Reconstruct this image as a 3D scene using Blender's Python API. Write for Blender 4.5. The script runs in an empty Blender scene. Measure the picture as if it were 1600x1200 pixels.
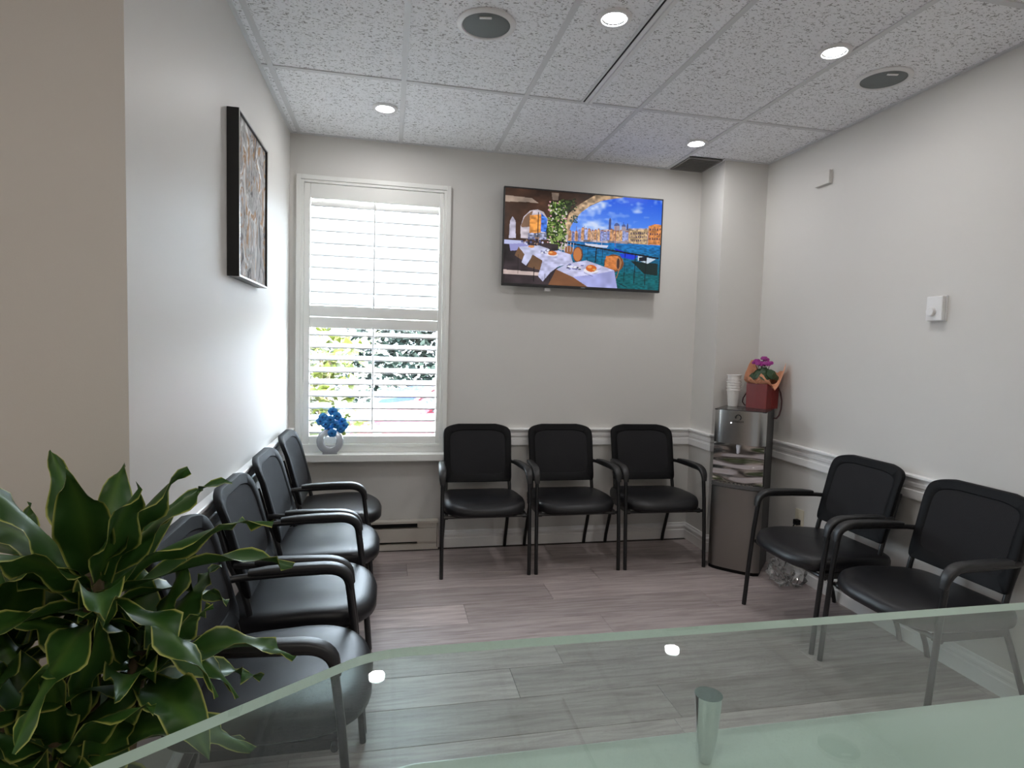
import bpy, bmesh, math, random
import numpy as np
from mathutils import Vector, Matrix
random.seed(7)
S = bpy.context.scene
C = S.collection
PI = math.pi

# ------------------------------------------------------------------ camera
CAM = Vector((0.6217, -3.9064, 1.3671))
YAW, PITCH, ROLL, FPX = 0.2051, -0.0642, 0.0289, 919.9
def cam_axes():
    F = Vector((math.sin(YAW)*math.cos(PITCH), math.cos(YAW)*math.cos(PITCH), math.sin(PITCH)))
    R0 = Vector((math.cos(YAW), -math.sin(YAW), 0)); U0 = R0.cross(F)
    R = R0*math.cos(ROLL) + U0*math.sin(ROLL); U = -R0*math.sin(ROLL) + U0*math.cos(ROLL)
    return F, R, U
F_, R_, U_ = cam_axes()
cd = bpy.data.cameras.new('camera'); cam = bpy.data.objects.new('camera', cd); C.objects.link(cam)
cd.sensor_width = 36.0; cd.lens = FPX/1600*36.0; cd.clip_start = 0.02; cd.clip_end = 300
m = Matrix((R_, U_, -F_)).transposed().to_4x4(); m.translation = CAM
cam.matrix_world = m
S.camera = cam

# ------------------------------------------------------------------ world, sun, exposure
w = bpy.data.worlds.new('sky'); S.world = w; w.use_nodes = True
nt = w.node_tree; bg = nt.nodes['Background']
bg.inputs['Color'].default_value = (0.74, 0.87, 1.0, 1); bg.inputs['Strength'].default_value = 20.0
sl = bpy.data.lights.new('sun', 'SUN'); sl.energy = 140.0; sl.angle = 0.02; sl.color = (1, .96, .9)
so = bpy.data.objects.new('sun', sl); C.objects.link(so)
so.rotation_euler = Vector((0.6, 0.25, -0.9)).to_track_quat('-Z', 'Y').to_euler(); so.location = (0, -3, 9)
S.view_settings.view_transform = 'Standard'; S.view_settings.look = 'None'
S.view_settings.gamma = 1.0; S.view_settings.use_curve_mapping = False
S.view_settings.exposure = 0.33
S.cycles.max_bounces = 16; S.cycles.diffuse_bounces = 10; S.cycles.glossy_bounces = 6; S.cycles.transparent_max_bounces = 16
S.cycles.sample_clamp_indirect = 40.0
pt = bpy.data.lights.new('window_portal', 'AREA'); pt.shape = 'RECTANGLE'; pt.size = .90; pt.size_y = 1.66; pt.cycles.is_portal = True
po = bpy.data.objects.new('window_portal', pt); C.objects.link(po); po.location = (.517, .145, 1.526); po.rotation_euler = (-PI/2, 0, 0)   # sky light sampling through the window opening
LAMP_W = 3.5      # recessed downlights
REAR_W = 3.6     # unseen ceiling panels added to light the reception side of the room

# ------------------------------------------------------------------ room numbers (metres)
H, W, G, A0, CY = 2.6362, 3.0895, 0.61, 0.0567, -0.9052
COLX, COLD = 2.768, 0.293
EDGE = -2.32
REAR, SIDE = -6.4, -2.4
RT, RB = 0.811, 0.692

# ------------------------------------------------------------------ materials
def sock(n, name): return n.inputs[name]
def mat(name, col, rough=0.5, metal=0.0, spec=0.5, emit=None, es=0.0, bump=None, coat=0.0, sheen=0.0, alpha=None):
    M = bpy.data.materials.new(name); M.use_nodes = True
    b = M.node_tree.nodes['Principled BSDF']
    b.inputs['Base Color'].default_value = (*col, 1); b.inputs['Roughness'].default_value = rough
    b.inputs['Metallic'].default_value = metal; b.inputs['Specular IOR Level'].default_value = spec
    b.inputs['Coat Weight'].default_value = coat
    if emit: b.inputs['Emission Color'].default_value = (*emit, 1); b.inputs['Emission Strength'].default_value = es
    if bump:                                   # (scale, strength, distance)
        N = M.node_tree.nodes; L = M.node_tree.links
        tc = N.new('ShaderNodeTexCoord'); no = N.new('ShaderNodeTexNoise'); bp = N.new('ShaderNodeBump')
        no.inputs['Scale'].default_value = bump[0]; no.inputs['Detail'].default_value = 4
        bp.inputs['Strength'].default_value = bump[1]; bp.inputs['Distance'].default_value = bump[2]
        L.new(tc.outputs['Object'], no.inputs['Vector']); L.new(no.outputs['Fac'], bp.inputs['Height'])
        L.new(bp.outputs['Normal'], b.inputs['Normal'])
    return M
def nodes(M): return M.node_tree.nodes, M.node_tree.links, M.node_tree.nodes['Principled BSDF']
def ramp(N, stops, interp='LINEAR'):
    r = N.new('ShaderNodeValToRGB'); r.color_ramp.interpolation = interp
    e = r.color_ramp.elements
    while len(e) < len(stops): e.new(0.5)
    for i, (p, c) in enumerate(stops): e[i].position = p; e[i].color = (*c, 1)
    return r

M_WALL = mat('wall_paint', (.67, .656, .628), .48, spec=.32, bump=(260, .08, .002))
M_TRIM = mat('white_trim_paint', (.88, .875, .87), .28)
M_CASE = mat('window_white', (.80, .80, .77), .32)
M_LOUV = mat('louver_white', (.76, .76, .76), .35)
M_BAR = mat('ceiling_bar_white', (.66, .67, .68), .45)
M_WHITE = mat('white_plastic', (.80, .80, .80), .35)
M_BLACKP = mat('black_plastic', (.004, .004, .005), .6, spec=.2, bump=(900, .15, .0005))
M_BLACKM = mat('black_metal', (.010, .010, .011), .30)
M_PAD = mat('arm_pad', (.016, .016, .017), .42)
M_LEATHER = mat('black_vinyl', (.007, .007, .009), .40, spec=.42, bump=(350, .12, .001))
M_DARK = mat('dark_void', (.01, .01, .01), .8)
M_HEATER = mat('heater_enamel', (.60, .56, .50), .4)
M_GREYG = mat('speaker_grille', (.16, .18, .18), .6, bump=(1500, .4, .001))
M_LEDGE = mat('white_laminate', (.66, .68, .67), .35)
M_CHROME = mat('chrome', (.75, .75, .76), .08, metal=1)

def m_tile():
    M = mat('fissured_tile', (.7, .7, .7), .85, spec=.2); N, L, b = nodes(M)
    tc = N.new('ShaderNodeTexCoord'); mp = N.new('ShaderNodeMapping')
    mp.inputs['Scale'].default_value = (1.0, 1.7, 1)
    no = N.new('ShaderNodeTexNoise'); no.inputs['Scale'].default_value = 54; no.inputs['Detail'].default_value = 1.2
    no.inputs['Distortion'].default_value = 1.6
    r = ramp(N, [(0.0, (.36, .36, .36)), (.355, (.42, .42, .42)), (.415, (.90, .91, .93)), (1, (.93, .94, .96))])
    L.new(tc.outputs['Object'], mp.inputs['Vector']); L.new(mp.outputs['Vector'], no.inputs['Vector'])
    L.new(no.outputs['Fac'], r.inputs['Fac']); L.new(r.outputs['Color'], b.inputs['Base Color'])
    bp = N.new('ShaderNodeBump'); bp.inputs['Strength'].default_value = .6; bp.inputs['Distance'].default_value = .004
    L.new(r.outputs['Color'], bp.inputs['Height']); L.new(bp.outputs['Normal'], b.inputs['Normal'])
    return M
M_TILE = m_tile()

def m_plank():
    M = mat('grey_brown_plank', (.2, .17, .15), .42, spec=.4); N, L, b = nodes(M)
    tc = N.new('ShaderNodeTexCoord'); oi = N.new('ShaderNodeObjectInfo')
    mp = N.new('ShaderNodeMapping'); mp.inputs['Scale'].default_value = (1.1, 13, 1)
    ad = N.new('ShaderNodeVectorMath'); ad.operation = 'ADD'
    cb = N.new('ShaderNodeCombineXYZ'); mu = N.new('ShaderNodeMath'); mu.operation = 'MULTIPLY'; mu.inputs[1].default_value = 37
    L.new(oi.outputs['Random'], mu.inputs[0]); L.new(mu.outputs[0], cb.inputs['X']); L.new(mu.outputs[0], cb.inputs['Y'])
    L.new(tc.outputs['Object'], ad.inputs[0]); L.new(cb.outputs[0], ad.inputs[1]); L.new(ad.outputs[0], mp.inputs['Vector'])
    no = N.new('ShaderNodeTexNoise'); no.inputs['Scale'].default_value = 3.0; no.inputs['Detail'].default_value = 9
    no.inputs['Roughness'].default_value = .62; no.inputs['Distortion'].default_value = .5
    L.new(mp.outputs[0], no.inputs['Vector'])
    r = ramp(N, [(.25, (.235, .190, .180)), (.46, (.375, .315, .305)), (.58, (.455, .390, .378)), (.8, (.53, .47, .455))])
    L.new(no.outputs['Fac'], r.inputs['Fac'])
    hv = N.new('ShaderNodeHueSaturation'); mr = N.new('ShaderNodeMapRange')
    mr.inputs['To Min'].default_value = .80; mr.inputs['To Max'].default_value = 1.16
    L.new(oi.outputs['Random'], mr.inputs['Value']); L.new(mr.outputs[0], hv.inputs['Value'])
    L.new(r.outputs['Color'], hv.inputs['Color']); L.new(hv.outputs['Color'], b.inputs['Base Color'])
    bp = N.new('ShaderNodeBump'); bp.inputs['Strength'].default_value = .12; bp.inputs['Distance'].default_value = .002
    L.new(no.outputs['Fac'], bp.inputs['Height']); L.new(bp.outputs['Normal'], b.inputs['Normal'])
    return M
M_PLANK = m_plank()

def m_glass(name, tint, rough=0.0, ior=1.5):
    M = bpy.data.materials.new(name); M.use_nodes = True; N = M.node_tree.nodes; L = M.node_tree.links
    N.remove(N['Principled BSDF']); out = N['Material Output']
    t = N.new('ShaderNodeBsdfTransparent'); t.inputs['Color'].default_value = (*tint, 1)
    g = N.new('ShaderNodeBsdfGlossy'); g.inputs['Roughness'].default_value = rough
    geo = N.new('ShaderNodeNewGeometry'); mx = N.new('ShaderNodeMixShader')
    # same reflectance on both faces of the sheet
    mi = N.new('ShaderNodeMix'); mi.data_type = 'FLOAT'; mi.inputs[2].default_value = ior; mi.inputs[3].default_value = 1/ior
    L.new(geo.outputs['Backfacing'], mi.inputs[0])
    f2 = N.new('ShaderNodeFresnel'); f2.inputs['IOR'].default_value = ior
    L.new(mi.outputs[0], f2.inputs['IOR']); L.new(f2.outputs[0], mx.inputs['Fac']); L.new(t.outputs[0], mx.inputs[1]); L.new(g.outputs[0], mx.inputs[2])
    L.new(mx.outputs[0], out.inputs['Surface'])
    return M
M_GLASS = m_glass('clear_green_glass', (.86, .93, .90), .01)
M_PANE = m_glass('window_pane', (.97, .98, .98), .0)
M_GEDGE = mat('glass_edge_green', (.64, .74, .70), .12, spec=.6)

def m_mesh():
    M = mat('black_mesh', (.018, .018, .020), .8, spec=.12); N, L, b = nodes(M)
    tc = N.new('ShaderNodeTexCoord'); wv = N.new('ShaderNodeTexChecker'); wv.inputs['Scale'].default_value = 420
    wv.inputs['Color1'].default_value = (.034, .034, .037, 1); wv.inputs['Color2'].default_value = (.012, .012, .013, 1)
    L.new(tc.outputs['Object'], wv.inputs['Vector']); L.new(wv.outputs['Color'], b.inputs['Base Color'])
    return M
M_MESH = m_mesh()

def m_steel(name, wav=False, col=(.46, .45, .44), rough=.26):
    M = mat(name, col, rough, metal=1); N, L, b = nodes(M)
    tc = N.new('ShaderNodeTexCoord'); mp = N.new('ShaderNodeMapping'); no = N.new('ShaderNodeTexNoise')
    bp = N.new('ShaderNodeBump')
    if wav:
        mp.inputs['Scale'].default_value = (2.2, 1, 10); no.inputs['Scale'].default_value = 2.0; no.inputs['Detail'].default_value = 0
        bp.inputs['Strength'].default_value = 1.0; bp.inputs['Distance'].default_value = .012
    else:
        mp.inputs['Scale'].default_value = (4, 4, 260); no.inputs['Scale'].default_value = 6; no.inputs['Detail'].default_value = 3
        bp.inputs['Strength'].default_value = .05; bp.inputs['Distance'].default_value = .001
    L.new(tc.outputs['Object'], mp.inputs['Vector']); L.new(mp.outputs[0], no.inputs['Vector'])
    L.new(no.outputs['Fac'], bp.inputs['Height']); L.new(bp.outputs['Normal'], b.inputs['Normal'])
    return M
M_STEEL = m_steel('brushed_steel'); M_WAVY = m_steel('polished_steel', True, (.68, .68, .69), .10)
M_STEELD = m_steel('dark_steel', False, (.30, .285, .27), .34)
M_SIDE = mat('charcoal_cabinet', (.030, .030, .031), .45)

# ------------------------------------------------------------------ mesh helpers
def link(name, me, material, parent=None, smooth=False):
    o = bpy.data.objects.new(name, me); C.objects.link(o)
    mats = material if isinstance(material, (list, tuple)) else [material]
    if not me.materials:
        for x in mats: me.materials.append(x)
    if smooth: me.polygons.foreach_set('use_smooth', [True]*len(me.polygons))
    if parent is not None: o.parent = parent
    return o
class MB:
    def __init__(s): s.v = []; s.f = []; s.m = []
    def add(s, vs, fs, mi=0):
        k = len(s.v); s.v += [tuple(p) for p in vs]; s.f += [tuple(i+k for i in f) for f in fs]; s.m += [mi]*len(fs); return s
    def box(s, x0, x1, y0, y1, z0, z1, mi=0, M=None):
        vs = [Vector((x, y, z)) for z in (z0, z1) for y in (y0, y1) for x in (x0, x1)]
        if M is not None: vs = [M @ p for p in vs]
        return s.add(vs, [(0, 2, 3, 1), (4, 5, 7, 6), (0, 1, 5, 4), (2, 6, 7, 3), (0, 4, 6, 2), (1, 3, 7, 5)], mi)
    def tube(s, pts, r, n=10, mi=0, cap=True, flat=1.0):
        pts = [Vector(p) for p in pts]; rings = []
        rr = r if isinstance(r, (list, tuple)) else [r]*len(pts)
        up = None
        for i, p in enumerate(pts):
            t = (pts[min(i+1, len(pts)-1)] - pts[max(i-1, 0)]).normalized()
            if up is None: up = Vector((1, 0, 0)) if abs(t.x) < .8 else Vector((0, 0, 1))
            a = (up - t*up.dot(t)).normalized(); b = t.cross(a); up = a
            rings.append([p + (a*math.cos(2*PI*k/n)*rr[i]*flat + b*math.sin(2*PI*k/n)*rr[i]) for k in range(n)])
        vs = [q for ri in rings for q in ri]; fs = []
        for i in range(len(pts)-1):
            for k in range(n):
                fs.append((i*n+k, i*n+(k+1) % n, (i+1)*n+(k+1) % n, (i+1)*n+k))
        if cap: fs.append(tuple(range(n-1, -1, -1))); fs.append(tuple((len(pts)-1)*n+k for k in range(n)))
        return s.add(vs, fs, mi)
    def lathe(s, prof, n=32, M=None, mi=0, cap=True):
        vs = []; fs = []
        for r, z in prof:
            for k in range(n):
                a = 2*PI*k/n; p = Vector((r*math.cos(a), r*math.sin(a), z)); vs.append(M @ p if M is not None else p)
        for i in range(len(prof)-1):
            for k in range(n): fs.append((i*n+k, i*n+(k+1) % n, (i+1)*n+(k+1) % n, (i+1)*n+k))
        if cap: fs.append(tuple(range(n-1, -1, -1))); fs.append(tuple((len(prof)-1)*n+k for k in range(n)))
        return s.add(vs, fs, mi)
    def prism(s, poly, d0, d1, axis='z', mi=0, side=None):
        n = len(poly)
        def P(a, b, d): return {'z': (a, b, d), 'y': (a, d, b), 'x': (d, a, b)}[axis]
        vs = [P(a, b, d0) for a, b in poly] + [P(a, b, d1) for a, b in poly]
        s.add(vs, [tuple(range(n-1, -1, -1)), tuple(range(n, 2*n))], mi)
        k = len(s.v) - 2*n
        for i in range(n):
            s.f.append((k+i, k+(i+1) % n, k+n+(i+1) % n, k+n+i)); s.m.append(mi if side is None else side)
        return s
    def grid(s, rows, closed=False, mi=0):
        n = len(rows[0]); vs = [p for r in rows for p in r]; fs = []
        for i in range(len(rows)-1):
            for k in range(n if closed else n-1):
                fs.append((i*n+k, i*n+(k+1) % n, (i+1)*n+(k+1) % n, (i+1)*n+k))
        return s.add(vs, fs, mi)
    def build(s, name, material, parent=None, smooth=False, bevel=0, norm=True):
        me = bpy.data.meshes.new(name); me.from_pydata(s.v, [], s.f)
        mats = material if isinstance(material, (list, tuple)) else [material]
        for x in mats: me.materials.append(x)
        me.polygons.foreach_set('material_index', s.m)
        if norm or bevel:
            bm = bmesh.new(); bm.from_mesh(me)
            bmesh.ops.recalc_face_normals(bm, faces=bm.faces)
            if bevel:
                ed = [e for e in bm.edges if len(e.link_faces) == 2 and e.calc_face_angle(0) > .6]
                bmesh.ops.bevel(bm, geom=ed, offset=bevel, segments=2, affect='EDGES', profile=.6)
            bm.to_mesh(me); bm.free()
        me.polygons.foreach_set('use_smooth', [bool(smooth)]*len(me.polygons))
        me.update()
        if smooth == 'auto':
            me.set_sharp_from_angle(angle=.7)
        return link(name, me, material, parent)
def tag(o, label, cat=None, group=None, kind=None):
    if label: o['label'] = label
    if cat: o['category'] = cat
    if group: o['group'] = group
    if kind: o['kind'] = kind
    return o
def empty(name, loc, label, cat, rz=0, group=None, kind=None):
    o = bpy.data.objects.new(name, None); C.objects.link(o); o.location = loc; o.rotation_euler = (0, 0, rz)
    o.empty_display_size = .1
    return tag(o, label, cat, group, kind)
def struct(o, label=None, cat=None):
    return tag(o, label, cat or o.name.split('_')[0], None, 'structure')
def bez(p0, p1, p2, n):
    p0, p1, p2 = Vector(p0), Vector(p1), Vector(p2)
    return [p0*(1-t)**2 + p1*2*t*(1-t) + p2*t*t for t in [i/n for i in range(n+1)]]

# ================================================================== the setting
# ---- walls
TH = .14
o = MB().box(-TH, 0, EDGE, TH, 0, H+.1).build('wall_left', M_WALL); struct(o, 'off white side wall behind the row of four chairs', 'wall')
o = MB().box(SIDE, -TH, EDGE, EDGE+TH, 0, H+.1).build('wall_return', M_WALL); struct(o, 'beige wall end behind the leafy plant', 'wall')
WX0, WX1, WZ0, WZ1 = .064, .970, .690, 2.362        # window opening
b = MB()
b.box(0, WX0, 0, TH, 0, H+.1).box(WX1, W+TH, 0, TH, 0, H+.1).box(WX0, WX1, 0, TH, 0, WZ0).box(WX0, WX1, 0, TH, WZ1, H+.1)
o = b.build('wall_back', M_WALL); struct(o, 'off white wall with the shuttered window and television', 'wall')
o = MB().box(COLX, W, -COLD, 0, 0, H+.1).build('wall_column', M_WALL); struct(o, 'boxed out wall corner behind the water cooler', 'wall')
o = MB().box(W, W+TH, REAR, 0, 0, H+.1).build('wall_right', M_WALL); struct(o, 'off white wall with thermostat behind two chairs', 'wall')
o = MB().box(SIDE-TH, W+TH, REAR-TH, REAR, 0, H+.1).build('wall_rear', M_WALL); struct(o, 'wall behind the reception desk, out of view', 'wall')
o = MB().box(SIDE-TH, SIDE, REAR, EDGE+TH, 0, H+.1).build('wall_far_left', M_WALL); struct(o, 'wall of the reception side, out of view', 'wall')

# ---- floor planks
floor = MB().box(SIDE-TH, W+TH, REAR-TH, TH, -.10, -.006).build('floor', mat('floor_underlay', (.05, .04, .035), .8))
struct(floor, 'grey brown wood plank floor', 'floor')
PW, PL = .2135, 1.36
pm = {}
def plank_mesh(x0, x1, y0, y1):
    key = (round(x1-x0, 3), round(y1-y0, 3))
    if key not in pm:
        g = .0008; lx, ly = x1-x0-2*g, y1-y0-2*g; c = .0012
        b = MB()
        lo = [(-lx/2, -ly/2, -.006), (lx/2, -ly/2, -.006), (lx/2, ly/2, -.006), (-lx/2, ly/2, -.006)]
        mi = [(x, y, -c) for x, y, z in lo]
        hi = [(x-math.copysign(c, x), y-math.copysign(c, y), 0) for x, y, z in lo]
        b.grid([lo, mi, hi], closed=True).add(hi, [(0, 1, 2, 3)])
        me = bpy.data.meshes.new('plank'); me.from_pydata(b.v, [], b.f); me.materials.append(M_PLANK); pm[key] = me
    return pm[key]
row = 0
ytop = -.900 + PW*4.0
offs = {4: 1.021, 3: 1.512, 5: 1.703}
rnd = random.Random(3)
while True:
    y1 = ytop - row*PW; y0 = y1 - PW
    if y1 < REAR: break
    yy0, yy1 = max(y0, REAR), min(y1, 0)
    if yy1 > yy0 + .004:
        seam = offs.get(row, rnd.uniform(0, PL))
        xa = SIDE if yy1 < EDGE+.05 else 0.0
        ks = sorted({xa, W} | {seam + k*PL for k in range(-6, 6) if xa+.02 < seam + k*PL < W-.02})
        for i in range(len(ks)-1):
            me = plank_mesh(ks[i], ks[i+1], yy0, yy1)
            p = bpy.data.objects.new('floor_plank', me); C.objects.link(p); p.parent = floor
            p.location = ((ks[i]+ks[i+1])/2, (yy0+yy1)/2, 0)
    row += 1

# ---- ceiling: slab, tiles, bars
ceil = MB().box(SIDE-TH, W+TH, REAR-TH, TH, H+.02, H+.12).box(SIDE, W, REAR, CY-4*G, H-.001, H+.02).box(SIDE, 0, CY-4*G, EDGE, H-.001, H+.02).build('ceiling', M_TILE)
struct(ceil, 'suspended ceiling of fissured white tiles', 'ceiling')
XS = [0, A0, A0+G, A0+2*G, A0+3*G, A0+4*G, W]
YS = [0, CY, CY-2*G, CY-4*G]
SX0, SX1 = 1.566, 1.620                              # slot diffuser
def tile(x0, x1, y0, y1):
    e = .004
    b = MB(); b.box(x0+e, x1-e, y0+e, y1-e, H, H+.018)
    b.v = [(x-(x0+x1)/2, y-(y0+y1)/2, z-H) for x, y, z in b.v]
    t = b.build('ceiling_tile', M_TILE, ceil); t.location = ((x0+x1)/2, (y0+y1)/2, H)
for j in range(3):
    y1, y0 = YS[j], YS[j+1]
    for i in range(6):
        x0, x1 = XS[i], XS[i+1]
        if j == 0 and i == 5:
            tile(x0, x1, y0, -COLD); continue
        if j == 1 and i == 3:
            tile(x0, SX0, y0, y1); tile(SX1, x1, y0, y1); continue
        tile(x0, x1, y0, y1)
def cbar(x0, x1, y0, y1):
    MB().box(x0, x1, y0, y1, H-.005, H).build('ceiling_bar', M_BAR, ceil)
for i in range(1, 6): cbar(XS[i]-.0125, XS[i]+.0125, YS[3], -.018 if i < 5 else -.018)
for y in YS[1:]: 
    for i in range(6):
        if True: cbar(XS[i]+(.0125 if i else .018), XS[i+1]-(.0125 if i < 5 else .018), y-.0125, y+.0125)
cbar(0, .018, YS[3], 0); cbar(.018, COLX, -.018, 0); cbar(W-.018, W, YS[3], -COLD)
cbar(COLX-.018, COLX, -COLD-.018, -.018); cbar(COLX, W-.018, -COLD-.018, -COLD)

# ---- chair rail and baseboards (profile swept along each wall)
RAILP = [(0, RB), (.014, RB), (.016, RB+.006), (.016, RB+.042), (.011, RB+.047), (.011, RB+.058), (.018, RB+.064), (.018, RB+.078),
         (.012, RB+.084), (.012, RB+.094), (.026, RB+.104), (.034, RB+.108), (.034, RT-.002), (.030, RT), (0, RT)]
BASEP = [(0, 0), (.016, 0), (.016, .062), (.012, .067), (.012, .075), (.015, .080), (.015, .090), (.008, .100), (.006, .112), (0, .114)]
def sweep(name, prof, pts, normals, label):
    rows = [[(p[0]+n[0]*a, p[1]+n[1]*a, z) for a, z in prof] for p, n in zip(pts, normals)]
    b = MB(); b.grid(rows, closed=True)
    k = len(prof); b.f.append(tuple(range(k-1, -1, -1))); b.m.append(0); b.f.append(tuple((len(rows)-1)*k+i for i in range(k))); b.m.append(0)
    o = b.build(name, M_TRIM); struct(o, label, 'trim' if 'trim' in name else 'baseboard'); return o
sweep('trim_1', RAILP, [(0, 0), (0, EDGE)], [(1, 0), (1, 0)], 'glossy white chair rail on the wall behind the four chairs')
sweep('trim_2', RAILP, [(.9935, 0), (COLX, 0), (COLX, -COLD), (W, -COLD), (W, REAR)], [(0, -1), (-1, -1), (-1, -1), (-1, -1), (-1, 0)],
      'white chair rail running round from the window to the thermostat wall')
sweep('trim_3', RAILP, [(0, EDGE), (SIDE, EDGE)], [(0, -1), (0, -1)], 'white chair rail on the beige wall end')
sweep('baseboard_back', BASEP, [(.975, 0), (COLX, 0), (COLX, -COLD), (W, -COLD), (W, REAR)], [(0, -1), (-1, -1), (-1, -1), (-1, -1), (-1, 0)],
      'white stepped baseboard from the heater round to the thermostat wall')
sweep('baseboard_left', BASEP, [(0, 0), (0, EDGE), (SIDE, EDGE)], [(1, 0), (1, -1), (0, -1)], 'white baseboard behind the four chairs')

# ---- window: casing, sill, sash, pane
win = empty('window_1', (0, 0, 0), 'tall white framed window with plantation shutters', 'window', kind='structure')
def frame(b, x0, x1, z0, z1, wd, y0, y1, bottom=True):
    b.box(x0, x0+wd, y0, y1, z0, z1).box(x1-wd, x1, y0, y1, z0, z1).box(x0+wd, x1-wd, y0, y1, z1-wd, z1)
    if bottom: b.box(x0+wd, x1-wd, y0, y1, z0, z0+wd)
b = MB(); frame(b, .0403, .9935, .653, 2.387, .028, -.022, 0, False); b.build('window_casing', M_CASE, win, bevel=.003)
b = MB(); b.box(.030, .996, -.098, 0, .607, .653).box(.030, .996, -.012, 0, .653, .700); b.build('window_sill', M_CASE, win, bevel=.004)
b = MB(); frame(b, WX0, WX1, WZ0, WZ1, .045, .085, .125); b.box(WX0+.045, WX1-.045, .085, .125, 1.49, 1.535); b.build('window_sash', M_CASE, win)
for z0, z1 in ((WZ0+.045, 1.49), (1.535, WZ1-.045)):
    MB().box(WX0+.045, WX1-.045, .103, .107, z0, z1).build('window_pane', M_PANE, win)

# ---- plantation shutter
sh = empty('plantation_shutter', (.517, 0, .70), 'white plantation shutters, lower louvers open and upper ones tilted', 'shutter')
def sp(b, name, m_=M_LOUV, bevel=0, smooth=False):
    b.v = [(x-.517, y, z-.70) for x, y, z in b.v]; return b.build(name, m_, sh, bevel=bevel, smooth=smooth)
b = MB(); frame(b, .068, .9655, .690, 2.358, .016, -.016, .05); sp(b, 'shutter_frame', M_CASE, .002)
for x0, x1 in ((.086, .122), (.922, .9475)): sp(MB().box(x0, x1, -.010, .022, .708, 2.340), 'stile', M_CASE, .003)
for z0, z1 in ((.708, .757), (1.449, 1.515), (1.519, 1.588), (2.252, 2.340)): sp(MB().box(.123, .921, -.008, .020, z0, z1), 'rail', M_CASE, .003)
def louver_mesh():
    b = MB(); ring = [(-.0445, -.0035), (-.0435, -.005), (-.02, -.006), (.02, -.006), (.0435, -.005), (.0445, -.0035), (.0445, .0035), (.0435, .005), (.02, .006), (-.02, .006), (-.0435, .005), (-.0445, .0035)]
    b.prism(ring, -.398, .398, 'x'); 
    return b
LOUV = None
def louver(z, tilt):
    global LOUV
    if LOUV is None:
        o = louver_mesh().build('louver', M_LOUV, sh, smooth='auto'); LOUV = o.data
    else:
        o = bpy.data.objects.new('louver', LOUV); C.objects.link(o); o.parent = sh
    o.location = (.522-.517, .030, z-.70); o.rotation_euler = (tilt, 0, 0)
for k in range(9): louver(1.588+.040+k*(.664-.055)/8.0, math.radians(49))
for k in range(9): louver(.757+.036+k*.0775, math.radians(14))
for z0, z1 in ((.80, 1.455), (1.577, 2.251)): sp(MB().tube([(.513, -.021, z0), (.513, -.021, z1)], .0055, 8), 'tilt_rod', M_LOUV)

# ================================================================== ceiling fittings
def downlight(x, y, label, watts=LAMP_W, col=(1, .985, .97)):
    t = empty('downlight', (x, y, H), label, 'ceiling light', group='recessed downlights')
    MB().lathe([(.047, -.001), (.068, -.001), (.068, -.006), (.063, -.010), (.050, -.010), (.047, -.004)], 36, cap=False).build('trim_ring', M_WHITE, t, smooth='auto')
    MB().lathe([(.049, -.006), (.040, .0), (.036, .006)], 36, cap=False).build('reflector', M_CHROME, t, smooth=True)
    ln = MB().lathe([(.0, -.0045), (.040, -.0045)], 36, cap=False).build('lens', mat('lamp_lens', (1, 1, 1), .5, emit=(.95, .97, 1.0), es=14), t)
    l = bpy.data.lights.new('downlight_lamp', 'AREA'); l.shape = 'DISK'; l.size = .085; l.energy = watts; l.color = col; l.spread = math.radians(180)
    lo = bpy.data.objects.new('downlight_lamp', l); C.objects.link(lo); lo.parent = t; lo.location = (0, 0, -.013)
downlight(.574, -.55, 'round downlight nearest the window')
downlight(1.443, -1.684, 'round downlight beside the dark slot vent')
downlight(2.419, -1.68, 'round downlight near the speaker by the bare wall')
downlight(2.428, -.527, 'small round downlight in front of the dark corner grille')
downlight(.57, -3.9, 'added round downlight, out of view above the counter on the leafy plant side'); downlight(2.4, -3.9, 'added round downlight, out of view above the counter on the thermostat wall side')  # this pair is out of view, added for its light on the room
def panel(x, y, label):  # unseen panels, added to give warm light from behind the camera
    t = empty('added_light_panel', (x, y, H), label, 'ceiling light', group='added light panels')
    b = MB(); b.box(-.6, -.57, -.3, .3, -.012, -.002).box(.57, .6, -.3, .3, -.012, -.002).box(-.57, .57, .27, .3, -.012, -.002).box(-.57, .57, -.3, -.27, -.012, -.002)
    b.build('added_panel_frame', M_WHITE, t)
    MB().box(-.57, .57, -.27, .27, -.008, -.003).build('diffuser', mat('added_panel_diffuser', (1, 1, 1), .5, emit=(1, .88, .75), es=4), t)
    l = bpy.data.lights.new('added_panel_lamp', 'AREA'); l.shape = 'RECTANGLE'; l.size = 1.1; l.size_y = .5; l.energy = REAR_W; l.color = (1, .87, .74)
    lo = bpy.data.objects.new('added_panel_lamp', l); C.objects.link(lo); lo.parent = t; lo.location = (0, 0, -.015)
panel(-1.0, -4.4, 'added ceiling light panel, out of view round the corner from the leafy plant'); panel(1.5, -5.2, 'added ceiling light panel, out of view behind the glass counter')

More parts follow.
